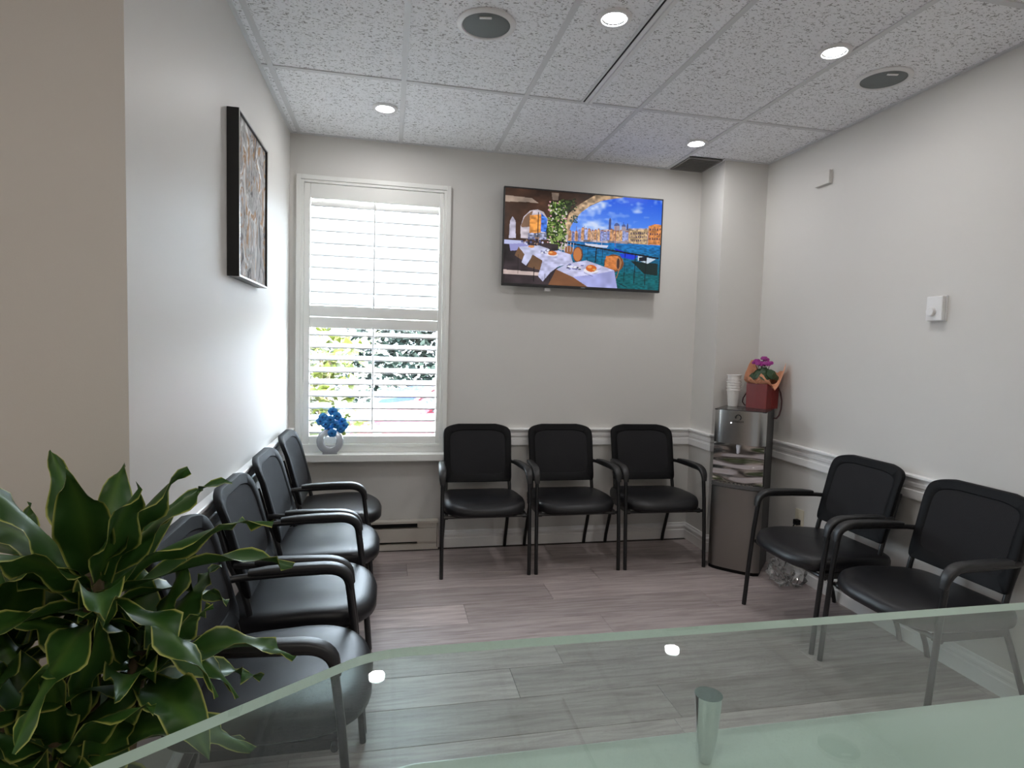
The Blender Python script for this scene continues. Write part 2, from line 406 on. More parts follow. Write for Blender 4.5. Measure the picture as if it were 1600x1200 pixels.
def speaker(x, y, label, rz):
    t = empty('ceiling_speaker', (x, y, H), label, 'speaker', rz, 'ceiling speakers')
    MB().lathe([(.094, -.002), (.117, -.001), (.117, -.006), (.110, -.011), (.098, -.012), (.094, -.008)], 44, cap=False).build('speaker_rim', M_WHITE, t, smooth='auto')
    MB().lathe([(.0, -.013), (.05, -.0125), (.085, -.011), (.0955, -.007)], 44, cap=False).build('speaker_grille', M_GREYG, t, smooth=True)
    MB().box(-.024, .024, -.072, -.060, -.0165, -.0115).build('badge', M_WHITE, t, bevel=.002)
speaker(.974, -1.514, 'round ceiling speaker in the tile nearest the picture', -.2)
speaker(2.806, -1.528, 'round ceiling speaker beside the bare wall', -.2)
t = empty('slot_diffuser', (0, 0, H), 'long white air slot with a dark gap between ceiling tiles', 'air vent')
y0, y1 = CY-2*G+.012, CY-.012
MB().box(SX0+.004, SX0+.016, y0, y1, -.004, .010).build('dark_slot', M_DARK, t)
MB().box(SX0-.004, SX0+.004, y0, y1, -.009, .004).build('flange', M_BAR, t)
MB().box(SX0+.016, SX0+.034, y0, y1, -.008, .004).build('blade', M_WHITE, t, bevel=.002)
MB().box(SX0+.034, SX0+.038, y0, y1, -.002, .006).build('dark_slot', M_BAR, t)
MB().box(SX0+.038, SX1+.002, y0, y1, -.010, .004).build('flange', M_WHITE, t, bevel=.002)
t = empty('return_grille', (2.640, -.145, H), 'dark grey air grille in the ceiling corner beside the boxed out wall', 'air vent')
M_GRL = mat('grille_grey', (.24, .23, .22), .6)
MB().box(-.125, .108, -.140, .122, -.004, .0).build('backing', M_DARK, t)
b = MB(); b.box(-.128, .110, -.143, -.131, -.011, -.003).box(-.128, .110, .113, .125, -.011, -.003).box(-.128, -.116, -.131, .113, -.011, -.003).box(.098, .110, -.131, .113, -.011, -.003)
b.build('frame', M_GRL, t)
sm = None
for k in range(12):
    if sm is None:
        s_ = MB().box(-.116, .098, -.0065, .0065, -.0025, .0015).build('slat', M_GRL, t); sm = s_.data
    else:
        s_ = bpy.data.objects.new('slat', sm); C.objects.link(s_); s_.parent = t
    s_.location = (0, -.121+k*.0205, -.007); s_.rotation_euler = (.5, 0, 0)

# ================================================================== chairs
def superloop(hw, hh, n, N=48):
    out = []
    for k in range(N):
        a = 2*PI*(k+.5)/N; c, s = math.cos(a), math.sin(a)
        out.append((hw*math.copysign(abs(c)**(2/n), c), hh*math.copysign(abs(s)**(2/n), s)))
    return out
def superloop2(nt_, nb_, N):
    out = []
    for k in range(N):
        a = 2*PI*(k+.5)/N; c, s = math.cos(a), math.sin(a); n = nt_ if s > 0 else nb_
        out.append((math.copysign(abs(c)**(2/n), c), math.copysign(abs(s)**(2/n), s)))
    return out
def back_pt(u, v, off=0.0):
    # u in -1..1 , v in -1..1 ; concave, leaning back, arched top
    t = (v+1)/2
    x = u*(.227 - .006*(1-t))
    z = .478 + t*.376 - .030*u*u*t*t
    y = .118 + .095*t + .030*(1-u*u)*(.35+.65*t) - .012*math.sin(t*PI) + off
    return Vector((x, y, z))
def make_chair(arms=True):
    parts = []
    def P(o): parts.append(o); return o
    # seat cushion
    b = MB(); rings = []
    N = 56
    prof = [(.02, .462), (.35, .462), (.62, .461), (.82, .459), (.92, .454), (.975, .445), (1.0, .428), (1.0, .412), (.985, .398), (.95, .388), (.5, .384), (.02, .384)]
    lp = superloop(.254, .243, 4.6, N)
    for s, z in prof:
        r = []
        for x, y in lp:
            fx = x*s; fy = y*s
            k = max(0, -fy/.243)
            yy = fy - .040*k*k*(1-(fx/.254)**2) - .02
            zz = z - (.024*k**3 if z > .40 else .010*k**3) - .006*max(0, fy/.243) + .008*(fx/.254)**2*(1 if z > .42 else 0)
            xx = fx*(1 - .06*max(0, fy/.243))
            r.append((xx, yy, zz - .016 - .020*(fy/.243+1)/2))
        rings.append(r)
    b.grid(rings, closed=True); nn = len(prof)
    b.f.append(tuple(range(N))); b.m.append(0); b.f.append(tuple((nn-1)*N+i for i in range(N))); b.m.append(0)
    P(b.build('seat', M_LEATHER, None, smooth=True))
    # back frame ring + mesh panel
    lo = superloop2(10, 24, 64); li = superloop2(8.0, 8.0, 64)
    def inner(u, v): return (u*.81, v*.74 + .015)
    def outm(u, v, g): return (u*g, v*(1-(1-g)*.6))
    b = MB()
    R1 = [back_pt(*inner(u, v), .001) for u, v in li]
    R2 = [back_pt(*inner(u*1.03, v*1.03), -.003) for u, v in li]
    R3 = [back_pt(*outm(u, v, .955), -.006) for u, v in lo]
    R4 = [back_pt(*outm(u, v, .99), -.001) for u, v in lo]
    R5 = [back_pt(u, v, .009) for u, v in lo]
    R6 = [back_pt(*outm(u, v, .985), .020) for u, v in lo]
    R7 = [back_pt(*inner(u*1.03, v*1.03), .022) for u, v in li]
    R8 = [back_pt(*inner(u, v), .016) for u, v in li]
    b.grid([R1, R2, R3, R4, R5, R6, R7, R8, R1], closed=True)
    bk = P(b.build('backrest', M_BLACKP, None, smooth='auto'))
    b = MB(); rows = []
    for s in (1.0, .8, .6, .4, .2, .02): rows.append([back_pt(inner(u, v)[0]*s, (inner(u, v)[1]-.015)*s+.015, .001) for u, v in li])
    b.grid(rows, closed=True); b.f.append(tuple(5*64+i for i in range(64))); b.m.append(0)
    rows2 = [[Vector(p)+Vector((0, .006, 0)) for p in r] for r in rows]; b.grid(rows2, closed=True); k = 12*64-64
    b.f.append(tuple(k+i for i in range(64))); b.m.append(0)
    mp_ = b.build('mesh_panel', M_MESH, None, smooth=True); mp_.parent = bk
    sg = P
    for s in (-1, 1):
        if arms:
            pts = [(.2625, -.265, 0), (.263, -.250, .2), (.262, -.230, .42), (.261, -.216, .53)]
            pts += [tuple(q) for q in bez((.260, -.212, .558), (.260, -.203, .606), (.257, -.140, .608), 6)]
            pts += [(.250, -.02, .608), (.236, .12, .606), (.222, .165, .604)]
        else:
            pts = [(.235, -.245, 0), (.235, -.228, .2), (.235, -.210, .32)] + [tuple(q) for q in bez((.235, -.208, .33), (.235, -.205, .352), (.235, -.18, .353), 5)] + [(.225, .0, .353), (.212, .11, .353)]
        P(MB().tube([(s*x, y, z) for x, y, z in pts], .0115, 12).build('front_leg', M_BLACKM, None, smooth='auto'))
        pts = [(.215, .262, 0), (.215, .248, .06), (.2145, .226, .115), (.213, .165, .27), (.212, .128, .355)]
        pts += [tuple(q) for q in bez((.211, .120, .38), (.209, .112, .43), (.207, .150, .53), 5)] + [(.204, .182, .60), (.203, .204, .68), (.202, .216, .72)]
        P(MB().tube([(s*x, y, z) for x, y, z in pts], .0115, 12).build('rear_leg', M_BLACKM, None, smooth='auto'))
        if arms:
            path = [Vector((.261, -.224, .543))] + bez((.2615, -.218, .570), (.261, -.205, .620), (.257, -.132, .623), 7) + [Vector((.253, -.05, .624)), Vector((.244, .04, .623)), Vector((.239, .095, .620))]
            hw = [.014, .018, .020, .021, .022, .0225, .023, .023, .023, .022, .020, .016]; th = [.007, .010, .012, .013, .0135, .014, .014, .014, .014, .0135, .012, .009]
            rows = []
            for i, q in enumerate(path):
                t = (path[min(i+1, len(path)-1)] - path[max(i-1, 0)]).normalized()
                nrm = Vector((1, 0, 0)).cross(t).normalized(); 
                if nrm.dot(Vector((0, -.4, 1))) < 0: nrm = -nrm
                rows.append([(s*(q.x+hw[min(i, 11)]*math.copysign(abs(math.cos(a))**.55, math.cos(a))), q.y+nrm.y*th[min(i, 11)]*math.copysign(abs(math.sin(a))**.55, math.sin(a)), q.z+nrm.z*th[min(i, 11)]*math.copysign(abs(math.sin(a))**.55, math.sin(a))) for a in [2*PI*(k+.5)/16 for k in range(16)]])
            b = MB(); b.grid(rows, closed=True); b.f.append(tuple(range(16))); b.m.append(0); b.f.append(tuple((len(rows)-1)*16+k for k in range(16))); b.m.append(0)
            P(b.build('armrest', M_PAD, None, smooth='auto'))
    b = MB(); hwid = .262 if arms else .232
    b.tube([(-hwid, -.215, .350), (hwid, -.215, .350)], .010, 8); b.tube([(-.212, .125, .345), (.212, .125, .345)], .010, 8)
    for s in (-1, 1): b.box(s*.235-.010, s*.235+.010, -.22, .10, .338, .366)
    P(b.build('seat_frame', M_BLACKM, None))
    return parts
ARM = make_chair(True); PLAIN = make_chair(False)
used = {}
def place_chair(name, proto, x, y, rz, label, group, cat='chair'):
    t = empty(name, (x, y, 0), label, cat, rz, group)
    first = id(proto) not in used; used[id(proto)] = 1
    for src in proto:
        if first: c = src
        else:
            c = src.copy(); C.objects.link(c)
            for ch in src.children:
                d = ch.copy(); C.objects.link(d); d.parent = c
        c.parent = t
    return t
gb, gl, gr = 'chairs along the window wall', 'chairs along the picture wall', 'chairs along the thermostat wall'
place_chair('guest_chair', ARM, 1.195, -.283, 0, 'black mesh back armchair right beside the window', gb)
place_chair('guest_chair', ARM, 1.764, -.283, 0, 'black mesh back armchair in the middle of three under the television', gb)
place_chair('guest_chair', ARM, 2.342, -.295, math.radians(-2), 'black mesh back armchair next to the water cooler, under the television', gb)
place_chair('guest_chair', PLAIN, .285, -.42, PI/2, 'black chair in the corner by the window sill, farthest in the picture wall row', gl)
place_chair('guest_chair', ARM, .285, -1.03, PI/2, 'black armchair below the picture, second from the window corner', gl)
place_chair('guest_chair', ARM, .285, -1.605, PI/2, 'black armchair third from the window corner along the picture wall', gl)
place_chair('guest_chair', ARM, .285, -2.18, PI/2, 'black armchair closest to the leafy plant', gl)
place_chair('guest_chair', ARM, 2.795, -1.37, -PI/2, 'black armchair next to the clear plastic bag and water cooler', gr)
place_chair('guest_chair', ARM, 2.795, -1.95, -PI/2, 'black armchair nearest the glass counter, below the thermostat', gr)

# ================================================================== television with picture on its screen
def paint_screen(w_=400, h_=226):
    img = np.zeros((h_, w_, 3)); yy, xx = np.mgrid[0:h_, 0:w_]; u = (xx+.5)/w_; v = (yy+.5)/h_
    rg = np.random.RandomState(5)
    def noise(nx, ny, seed=0):
        r = np.random.RandomState(seed).rand(ny+2, nx+2)
        gx = u*nx; gy = v*ny; i = gx.astype(int); j = gy.astype(int); fx = gx-i; fy = gy-j
        fx = fx*fx*(3-2*fx); fy = fy*fy*(3-2*fy)
        return (r[j, i]*(1-fx)+r[j, i+1]*fx)*(1-fy) + (r[j+1, i]*(1-fx)+r[j+1, i+1]*fx)*fy
    def c(*a): return np.array(a)/255.
    def U(x, y): return ((x-118)/1318., (y-112-(x-128)*.072)/(828.-(x-128)*.018))      # picture points
    def poly(pts, col, tex=None, raw=False):
        p = [q if raw else U(*q) for q in pts]; ins = np.zeros(u.shape, bool); n = len(p)
        for i in range(n):
            (x0, y0), (x1, y1) = p[i], p[(i+1) % n]
            if y0 == y1: continue
            cnd = ((y0 > v) != (y1 > v)) & (u < (x1-x0)*(v-y0)/(y1-y0)+x0); ins ^= cnd
        k = c(*col) if tex is None else c(*col)*tex[..., None]
        img[ins] = (np.broadcast_to(k, img.shape))[ins]; return ins
    def ell(x, y, rx, ry, col):
        a, b_ = U(x, y); q = ((u-a)/(rx/1318.))**2 + ((v-b_)/(ry/820.))**2 < 1; img[q] = c(*col)
    def line(x0, y0, x1, y1, wd, col):
        (a0, b0), (a1, b1) = U(x0, y0), U(x1, y1); dx, dy = (a1-a0)*1.77, b1-b0; L_ = math.hypot(dx, dy)
        px, py = (u-a0)*1.77, v-b0; t = (px*dx+py*dy)/L_; d = abs(px*dy-py*dx)/L_
        img[(d < wd/1600.) & (t >= 0) & (t <= L_)] = c(*col)
    t1 = .6*noise(9, 7, 1) + .3*noise(22, 16, 2) + .2*noise(50, 36, 3)
    # sky and clouds
    sky = c(25, 85, 225) + (c(110, 165, 250)-c(25, 85, 225))*np.clip(v/.5, 0, 1)[..., None]
    cl = np.clip((.55*noise(7, 9, 11)+.3*noise(18, 20, 12)+.2*noise(44, 40, 13)-.46)*3.2, 0, 1)[..., None]
    img[:] = sky*(1-cl) + c(205, 220, 250)*cl
    # water
    wat = c(20, 110, 185) + (c(8, 92, 100)-c(20, 110, 185))*np.clip((v-.5)/.35, 0, 1)[..., None]
    wat = wat*(.75+.5*noise(60, 90, 21))[..., None]
    q = v > .50; img[q] = wat[q]
    # skyline
    poly([(600, 520), (640, 500), (720, 505), (740, 485), (860, 480), (960, 465), (1060, 470), (1160, 455), (1330, 455), (1330, 600), (1100, 590), (600, 570)], (175, 160, 165), .55+.75*noise(70, 30, 31))
    rgb = np.random.RandomState(9)
    for k in range(26):
        x = 640+k*27; y = 560-rgb.rand()*12; hh = 60+rgb.rand()*35; col = [(190, 140, 100), (205, 190, 180), (150, 160, 210), (210, 165, 120), (120, 130, 190)][rgb.randint(5)]
        poly([(x, y-hh), (x+24, y-hh+3), (x+24, y+14), (x, y+12)], col, .7+.6*noise(130, 70, 40+k))
        poly([(x, y-hh), (x+12, y-hh-10), (x+24, y-hh+2)], (150, 85, 65))
    for x, y0, y1, wd in ((988, 360, 470, 10), (1140, 405, 470, 7), (1105, 400, 440, 4)): poly([(x-wd, y1), (x-wd, y0+25), (x, y0), (x+wd, y0+25), (x+wd, y1)], (70, 75, 120))
    for x, y, r in ((1048, 435, 24), (1108, 440, 18)): ell(x, y, r, r*1.1, (80, 95, 150)); poly([(x-r, y), (x+r, y), (x+r, y+40), (x-r, y+40)], (165, 150, 160))
    poly([(1325, 435), (1380, 415), (1450, 425), (1450, 605), (1325, 600)], (200, 130, 75), .75+.5*noise(90, 60, 50))
    poly([(1160, 470), (1320, 465), (1320, 598), (1160, 585)], (200, 170, 130), .6+.7*noise(100, 60, 51))
    for ax, ay, nx, ny, dx, dy in ((1338, 455, 5, 3, 21, 42), (1172, 490, 9, 3, 16, 32)):
        for i in range(nx):
            for j in range(ny): poly([(ax+i*dx, ay+j*dy), (ax+i*dx+8, ay+j*dy), (ax+i*dx+8, ay+j*dy+18), (ax+i*dx, ay+j*dy+18)], (70, 55, 85))
    for x, y0, y1, col in ((705, 440, 590, (120, 70, 60)), (773, 435, 600, (60, 50, 80)), (840, 460, 610, (110, 100, 140)), (1038, 440, 620, (150, 70, 70)), (925, 500, 610, (200, 200, 230)), (880, 510, 600, (80, 110, 160))): line(x, y0, x, y1, 4, col)
    poly([(780, 590), (980, 610), (970, 630), (790, 615)], (210, 215, 235))
    poly([(1030, 630), (1200, 690), (1230, 715), (1050, 660)], (15, 40, 190)); poly([(1080, 680), (1250, 700), (1200, 735), (1100, 715)], (30, 60, 215))
    poly([(1180, 745), (1420, 770), (1420, 880), (1300, 860)], (20, 40, 40)); poly([(1240, 700), (1400, 730), (1330, 770), (1240, 740)], (200, 215, 230)); poly([(1250, 715), (1320, 705), (1320, 745), (1250, 750)], (25, 30, 45))
    # arcade on the left
    arch = [(40, 40), (900, 60), (1000, 180), (900, 220), (800, 270), (720, 330), (665, 400), (640, 470), (630, 560), (560, 640), (560, 1060), (40, 1060)]
    poly(arch, (62, 42, 32), .45+1.1*t1)
    poly([(960, 120), (1120, 140), (1090, 185), (1000, 198), (900, 218), (820, 255), (740, 320), (690, 380), (655, 450), (640, 520), (605, 520), (610, 430), (640, 330), (700, 265), (790, 205), (880, 150)], (196, 165, 130), .6+.65*noise(60, 40, 60))
    poly([(580, 510), (635, 515), (630, 660), (570, 650)], (200, 185, 185), .7+.5*noise(50, 50, 61))
    poly([(60, 170), (330, 200), (390, 245), (300, 235), (60, 232)], (170, 150, 135), .6+.6*t1)
    poly([(490, 150), (550, 155), (545, 220), (500, 215)], (150, 130, 115), .6+.6*t1)
    for pts, col in (([(250, 550), (245, 450), (270, 360), (320, 310), (380, 298), (430, 320), (465, 380), (470, 560)], (205, 195, 205)), ([(155, 550), (160, 400), (180, 360), (205, 400), (210, 550)], (190, 185, 205))): poly(pts, col, .8+.35*noise(40, 30, 62))
    poly([(255, 455), (250, 440), (275, 365), (325, 318), (345, 310), (330, 360), (320, 450)], (130, 100, 80), .8+.3*t1)
    poly([(318, 350), (410, 340), (412, 500), (318, 510)], (225, 150, 75), .75+.5*noise(60, 60, 63)); poly([(412, 330), (462, 380), (462, 500), (412, 490)], (70, 120, 220), .6+.8*noise(60, 60, 64))
    poly([(310, 505), (465, 500), (465, 560), (310, 560)], (150, 155, 185), .5+.9*noise(80, 60, 65))
    line(388, 320, 388, 600, 6, (25, 22, 25))
    # vine pillar
    pil = poly([(470, 640), (455, 480), (480, 330), (500, 240), (640, 210), (660, 260), (625, 330), (600, 430), (590, 560), (550, 650)], (40, 50, 22), .4+1.1*noise(60, 60, 70))
    for k in range(420):
        x = 470+rg.rand()*150; y = 230+rg.rand()*410
        if rg.rand() < .16: ell(x, y, 7, 7, [(220, 160, 175), (230, 225, 215)][rg.randint(2)])
        else: ell(x, y, 5+rg.rand()*6, 5+rg.rand()*7, [(60, 90, 30), (110, 140, 60), (30, 45, 18), (150, 170, 100)][rg.randint(4)])
    for k in range(60): ell(570+rg.rand()*130, 200+rg.rand()*110, 7, 7, [(35, 55, 25), (25, 30, 18), (70, 90, 45)][rg.randint(3)])
    for k in range(22): ell(650+rg.rand()*60, 350+rg.rand()*60, 7, 7, (40, 70, 60))
    # terrace floor
    poly([(40, 560), (560, 600), (560, 1060), (40, 1060)], (48, 40, 44), .4+1.2*t1)
    poly([(60, 818), (420, 850), (420, 880), (60, 858)], (200, 180, 175), .7+.5*t1)
    # far tables
    poly([(60, 560), (270, 570), (275, 600), (60, 600)], (190, 195, 235)); poly([(160, 600), (330, 590), (330, 650), (170, 660)], (150, 150, 205))
    for k in range(40): ell(260+rg.rand()*190, 545+rg.rand()*60, 8, 10, [(40, 35, 50), (150, 120, 105), (205, 205, 235), (90, 95, 140)][rg.randint(4)])
    poly([(235, 625), (400, 612), (480, 640), (480, 670), (360, 690), (300, 790), (262, 760), (285, 690)], (205, 208, 240), .82+.25*noise(40, 40, 80)); poly([(235, 625), (285, 690), (265, 740), (205, 700)], (115, 85, 62))
    ell(338, 622, 26, 11, (215, 150, 95))
    # railing and wicker chairs
    ell(648, 655, 36, 42, (150, 98, 62)); ell(725, 690, 42, 68, (120, 70, 45)); ell(722, 690, 34, 58, (196, 122, 70))
    line(560, 575, 1425, 722, 13, (22, 22, 30))
    for x, wd in ((765, 6), (880, 20), (935, 6), (1130, 8), (1220, 14), (1315, 14), (810, 5)):
        yt = 575+(x-560)*.17; line(x, yt, x-5, yt+(260 if x > 1000 else 130), wd/2, (20, 22, 28))
    line(1070, 940, 1160, 985, 5, (20, 22, 28))
    for k in range(5): line(590+k*24, 585, 588+k*24, 665, 4, (215, 205, 215))
    ell(1035, 765, 84, 78, (120, 72, 40)); poly([(965, 700), (1070, 705), (1060, 830), (955, 800)], (205, 125, 68), .85+.3*noise(90, 90, 81)); line(1110, 730, 1060, 900, 6, (165, 110, 70)); ell(1075, 770, 22, 60, (170, 118, 80)); ell(1072, 770, 13, 48, (70, 50, 45))
    # middle table
    poly([(350, 692), (560, 655), (665, 690), (685, 760), (560, 800), (500, 850), (440, 930), (400, 880), (430, 760)], (205, 206, 242), .8+.28*noise(50, 50, 82)); poly([(350, 692), (432, 745), (415, 830), (310, 800)], (112, 82, 60), .8+.3*t1)
    ell(512, 690, 46, 18, (235, 230, 240)); ell(512, 680, 38, 20, (205, 112, 52)); ell(500, 674, 14, 8, (240, 180, 110))
    for k in range(14): ell(420+rg.rand()*60, 650+rg.rand()*30, 9, 5, [(240, 240, 250), (110, 110, 150)][rg.randint(2)])
    # dark chair legs
    for x, y0, y1 in ((235, 690, 860), (365, 800, 930), (455, 860, 930), (495, 860, 930)): line(x, y0, x, y1, 5, (18, 16, 18))
    # front table
    poly([(548, 822), (640, 770), (800, 742), (1040, 830), (1085, 1060), (780, 1060)], (208, 208, 244), .82+.25*noise(40, 40, 83))
    poly([(548, 822), (690, 890), (850, 1000), (850, 1060), (440, 1060)], (120, 80, 55), .8+.35*t1)
    poly([(690, 888), (850, 870), (1040, 832), (1085, 1060), (900, 1060), (850, 1000)], (168, 172, 228), .85+.25*noise(30, 14, 84))
    ell(840, 832, 62, 22, (238, 234, 242)); ell(842, 812, 46, 32, (208, 105, 45)); ell(828, 800, 18, 12, (240, 165, 95)); ell(868, 824, 14, 9, (225, 170, 90))
    for k in range(22): ell(640+rg.rand()*130, 775+rg.rand()*50, 13, 6, [(240, 240, 250), (120, 120, 165), (200, 190, 215), (60, 60, 80)][rg.randint(4)])
    line(780, 850, 860, 885, 3, (60, 55, 70)); line(880, 830, 925, 815, 3, (110, 105, 130))
    return np.clip(img, 0, 1)
def srgb2lin(a): return np.where(a <= .04045, a/12.92, ((a+.055)/1.055)**2.4)
tv = empty('television', (1.884, -.085, 2.082), 'flat screen television on the wall showing canal side cafe tables', 'television')
TW, THH = .5555, .3185
b = MB(); b.box(-TW, TW, 0, .022, -THH, THH).box(-.40, .40, .022, .048, -.26, .14); b.build('tv_body', M_BLACKP, tv, bevel=.003)
b = MB(); b.box(-TW, -TW+.008, -.003, 0, -THH, THH).box(TW-.008, TW, -.003, 0, -THH, THH).box(-TW+.008, TW-.008, -.003, 0, THH-.009, THH).box(-TW+.008, TW-.008, -.003, 0, -THH, -THH+.017)
b.build('bezel', mat('tv_bezel', (.02, .02, .022), .35), tv)
MB().box(-.014, .014, -.0042, -.003, -THH+.006, -THH+.011).build('badge', mat('badge_grey', (.25, .25, .26), .4), tv)
MB().box(-.26, -.22, -.004+.02, .05, -THH-.022, -THH).build('sensor_tab', M_WHITE, tv, bevel=.003)
MB().box(-.2, .2, .048, .0845, -.18, .08).build('wall_bracket', M_BLACKM, tv)
img = paint_screen(); hh, ww, _ = img.shape
x0, x1, z0, z1 = -TW+.008, TW-.008, -THH+.017, THH-.009
gx = np.linspace(x0, x1, ww+1); gz = np.linspace(z1, z0, hh+1)
GX, GZ = np.meshgrid(gx, gz); co = np.stack([GX, np.full_like(GX, -.0012), GZ], -1).reshape(-1, 3)
idx = np.arange((ww+1)*(hh+1)).reshape(hh+1, ww+1)
fc = np.stack([idx[:-1, :-1], idx[1:, :-1], idx[1:, 1:], idx[:-1, 1:]], -1).reshape(-1, 4)
me = bpy.data.meshes.new('screen'); me.from_pydata(co.tolist(), [], fc.tolist())
ca = me.color_attributes.new('picture', 'FLOAT_COLOR', 'CORNER')
lin = srgb2lin(img.reshape(-1, 3)); rgba = np.concatenate([lin, np.ones((len(lin), 1))], 1)
ca.data.foreach_set('color', np.repeat(rgba, 4, axis=0).ravel().astype(np.float32))
M = bpy.data.materials.new('screen_picture'); M.use_nodes = True; N, L, bs = nodes(M)
at_ = N.new('ShaderNodeAttribute'); at_.attribute_name = 'picture'
bs.inputs['Base Color'].default_value = (.01, .01, .01, 1); bs.inputs['Roughness'].default_value = .25; bs.inputs['Specular IOR Level'].default_value = .3
L.new(at_.outputs['Color'], bs.inputs['Emission Color']); bs.inputs['Emission Strength'].default_value = .75
link('screen', me, M, tv)

# ================================================================== picture on the left wall
def m_art():
    M = mat('abstract_paint', (.5, .5, .5), .75, spec=.15); N, L, b = nodes(M)
    tc = N.new('ShaderNodeTexCoord'); mp = N.new('ShaderNodeMapping'); mp.inputs['Scale'].default_value = (1, 1.3, .75)
    n1 = N.new('ShaderNodeTexNoise'); n1.inputs['Scale'].default_value = 7; n1.inputs['Detail'].default_value = 5; n1.inputs['Distortion'].default_value = 2.2
    n2 = N.new('ShaderNodeTexNoise'); n2.inputs['Scale'].default_value = 7.5; n2.inputs['Detail'].default_value = 3; n2.inputs['Distortion'].default_value = 3
    r = ramp(N, [(.28, (.05, .05, .05)), (.38, (.20, .19, .19)), (.44, (.52, .51, .50)), (.50, (.36, .35, .34)), (.56, (.62, .61, .60)), (.64, (.88, .88, .87))])
    r2 = ramp(N, [(.55, (0, 0, 0)), (.60, (1, 1, 1))]); mx = N.new('ShaderNodeMix'); mx.data_type = 'RGBA'
    mx.inputs[7].default_value = (.42, .27, .16, 1)
    L.new(tc.outputs['Object'], mp.inputs['Vector']); L.new(mp.outputs[0], n1.inputs['Vector']); L.new(mp.outputs[0], n2.inputs['Vector'])
    L.new(n1.outputs['Fac'], r.inputs['Fac']); L.new(n2.outputs['Fac'], r2.inputs['Fac']); L.new(r2.outputs['Color'], mx.inputs[0]); L.new(r.outputs['Color'], mx.inputs[6])
    L.new(mx.outputs[2], b.inputs['Base Color'])
    bp = N.new('ShaderNodeBump'); bp.inputs['Strength'].default_value = .7; bp.inputs['Distance'].default_value = .006
    L.new(n1.outputs['Fac'], bp.inputs['Height']); L.new(bp.outputs['Normal'], b.inputs['Normal'])
    return M
pc = empty('wall_picture', (0, -1.172, 1.925), 'abstract grey and bronze painting in a deep black frame', 'picture')
hy, hz = .266, .318; b = MB()
b.box(.001, .044, -hy, -hy+.008, -hz, hz).box(.001, .044, hy-.008, hy, -hz, hz).box(.001, .044, -hy+.008, hy-.008, hz-.008, hz).box(.001, .044, -hy+.008, hy-.008, -hz, -hz+.008)
b.build('picture_frame', mat('frame_black', (.006, .006, .006), .4), pc)
b = MB(); e = .0081
b.box(.034, .0455, -hy+.0, -hy+.006, -hz, hz).box(.034, .0455, hy-.006, hy, -hz, hz).box(.034, .0455, -hy+.006, hy-.006, hz-.006, hz).box(.034, .0455, -hy+.006, hy-.006, -hz, -hz+.006)
b.v = [(x+.0005, y*1.002, z*1.002) for x, y, z in b.v]; 
b2 = MB(); b2.box(.0442, .0465, -hy, -hy+.006, -hz, hz).box(.0442, .0465, hy-.006, hy, -hz, hz).box(.0442, .0465, -hy+.006, hy-.006, hz-.006, hz).box(.0442, .0465, -hy+.006, hy-.006, -hz, -hz+.006)
b2.build('silver_edge', mat('silver_lip', (.55, .54, .52), .3, metal=.8), pc)
MB().box(.010, .036, -hy+.008, hy-.008, -hz+.008, hz-.008).build('canvas', m_art(), pc)

# ================================================================== small fittings on the walls
t = empty('thermostat', (W, -1.635, 1.595), 'small white thermostat with a round dial', 'thermostat')
b = MB(); b.box(-.010, 0, -.043, .043, -.058, .058); b.build('back_plate', M_WHITE, t, bevel=.002)
b = MB(); b.box(-.030, -.0105, -.041, .041, -.056, .056); b.build('cover', M_WHITE, t, bevel=.005)
MB().lathe([(.0, .0), (.021, .0), (.021, .010), (.018, .014), (0, .014)], 28, Matrix.Translation((-.030, .010, -.014)) @ Matrix.Rotation(-PI/2, 4, 'Y')).build('dial', M_WHITE, t, smooth='auto')
t = empty('wall_box', (W, -.838, 2.392), 'small blank white box high on the bare wall', 'wall box')
MB().box(-.022, -.004, -.058, .058, -.038, .038).build('cover', M_WALL, t, bevel=.003); MB().box(-.004, 0, -.060, .060, -.040, .040).build('back_plate', M_WALL, t)
t = empty('wall_outlet', (W, -.80, .365), 'cream wall outlet with a black plug behind the seat', 'outlet')
MB().box(-.006, 0, -.036, .036, -.058, .058).build('outlet_plate', mat('outlet_cream', (.72, .68, .55), .4), t, bevel=.002)
b = MB(); b.box(-.034, -.006, -.016, .016, -.035, -.005); b.tube([(-.03, 0, -.02), (-.045, 0, -.05), (-.035, .02, -.2), (-.03, .08, -.335)], .004, 6); b.build('plug', M_BLACKP, t)
# heater
t = empty('baseboard_heater', (.48, 0, 0), 'cream electric baseboard heater below the window', 'heater')
b = MB(); b.box(-.46, .472, -.055, -.002, .008, .020).box(-.46, .472, -.060, -.002, .186, .200).box(-.46, .472, -.012, -.002, .02, .186)
b.box(.466, .472, -.055, -.012, .02, .186); b.build('heater_case', M_HEATER, t)
MB().box(-.45, .462, -.057, -.050, .062, .150).build('front_panel', M_HEATER, t, bevel=.002)
MB().box(-.45, .462, -.052, -.046, .020, .046).build('lower_panel', M_HEATER, t, bevel=.002)
for z0, z1 in ((.152, .185), (.047, .061)):
    MB().box(.335, .462, -.050, -.042, z0, z1).build('slot_cover', M_HEATER, t)
    MB().box(-.45, .335, -.030, -.020, z0, z1).build('dark_slot', M_DARK, t)

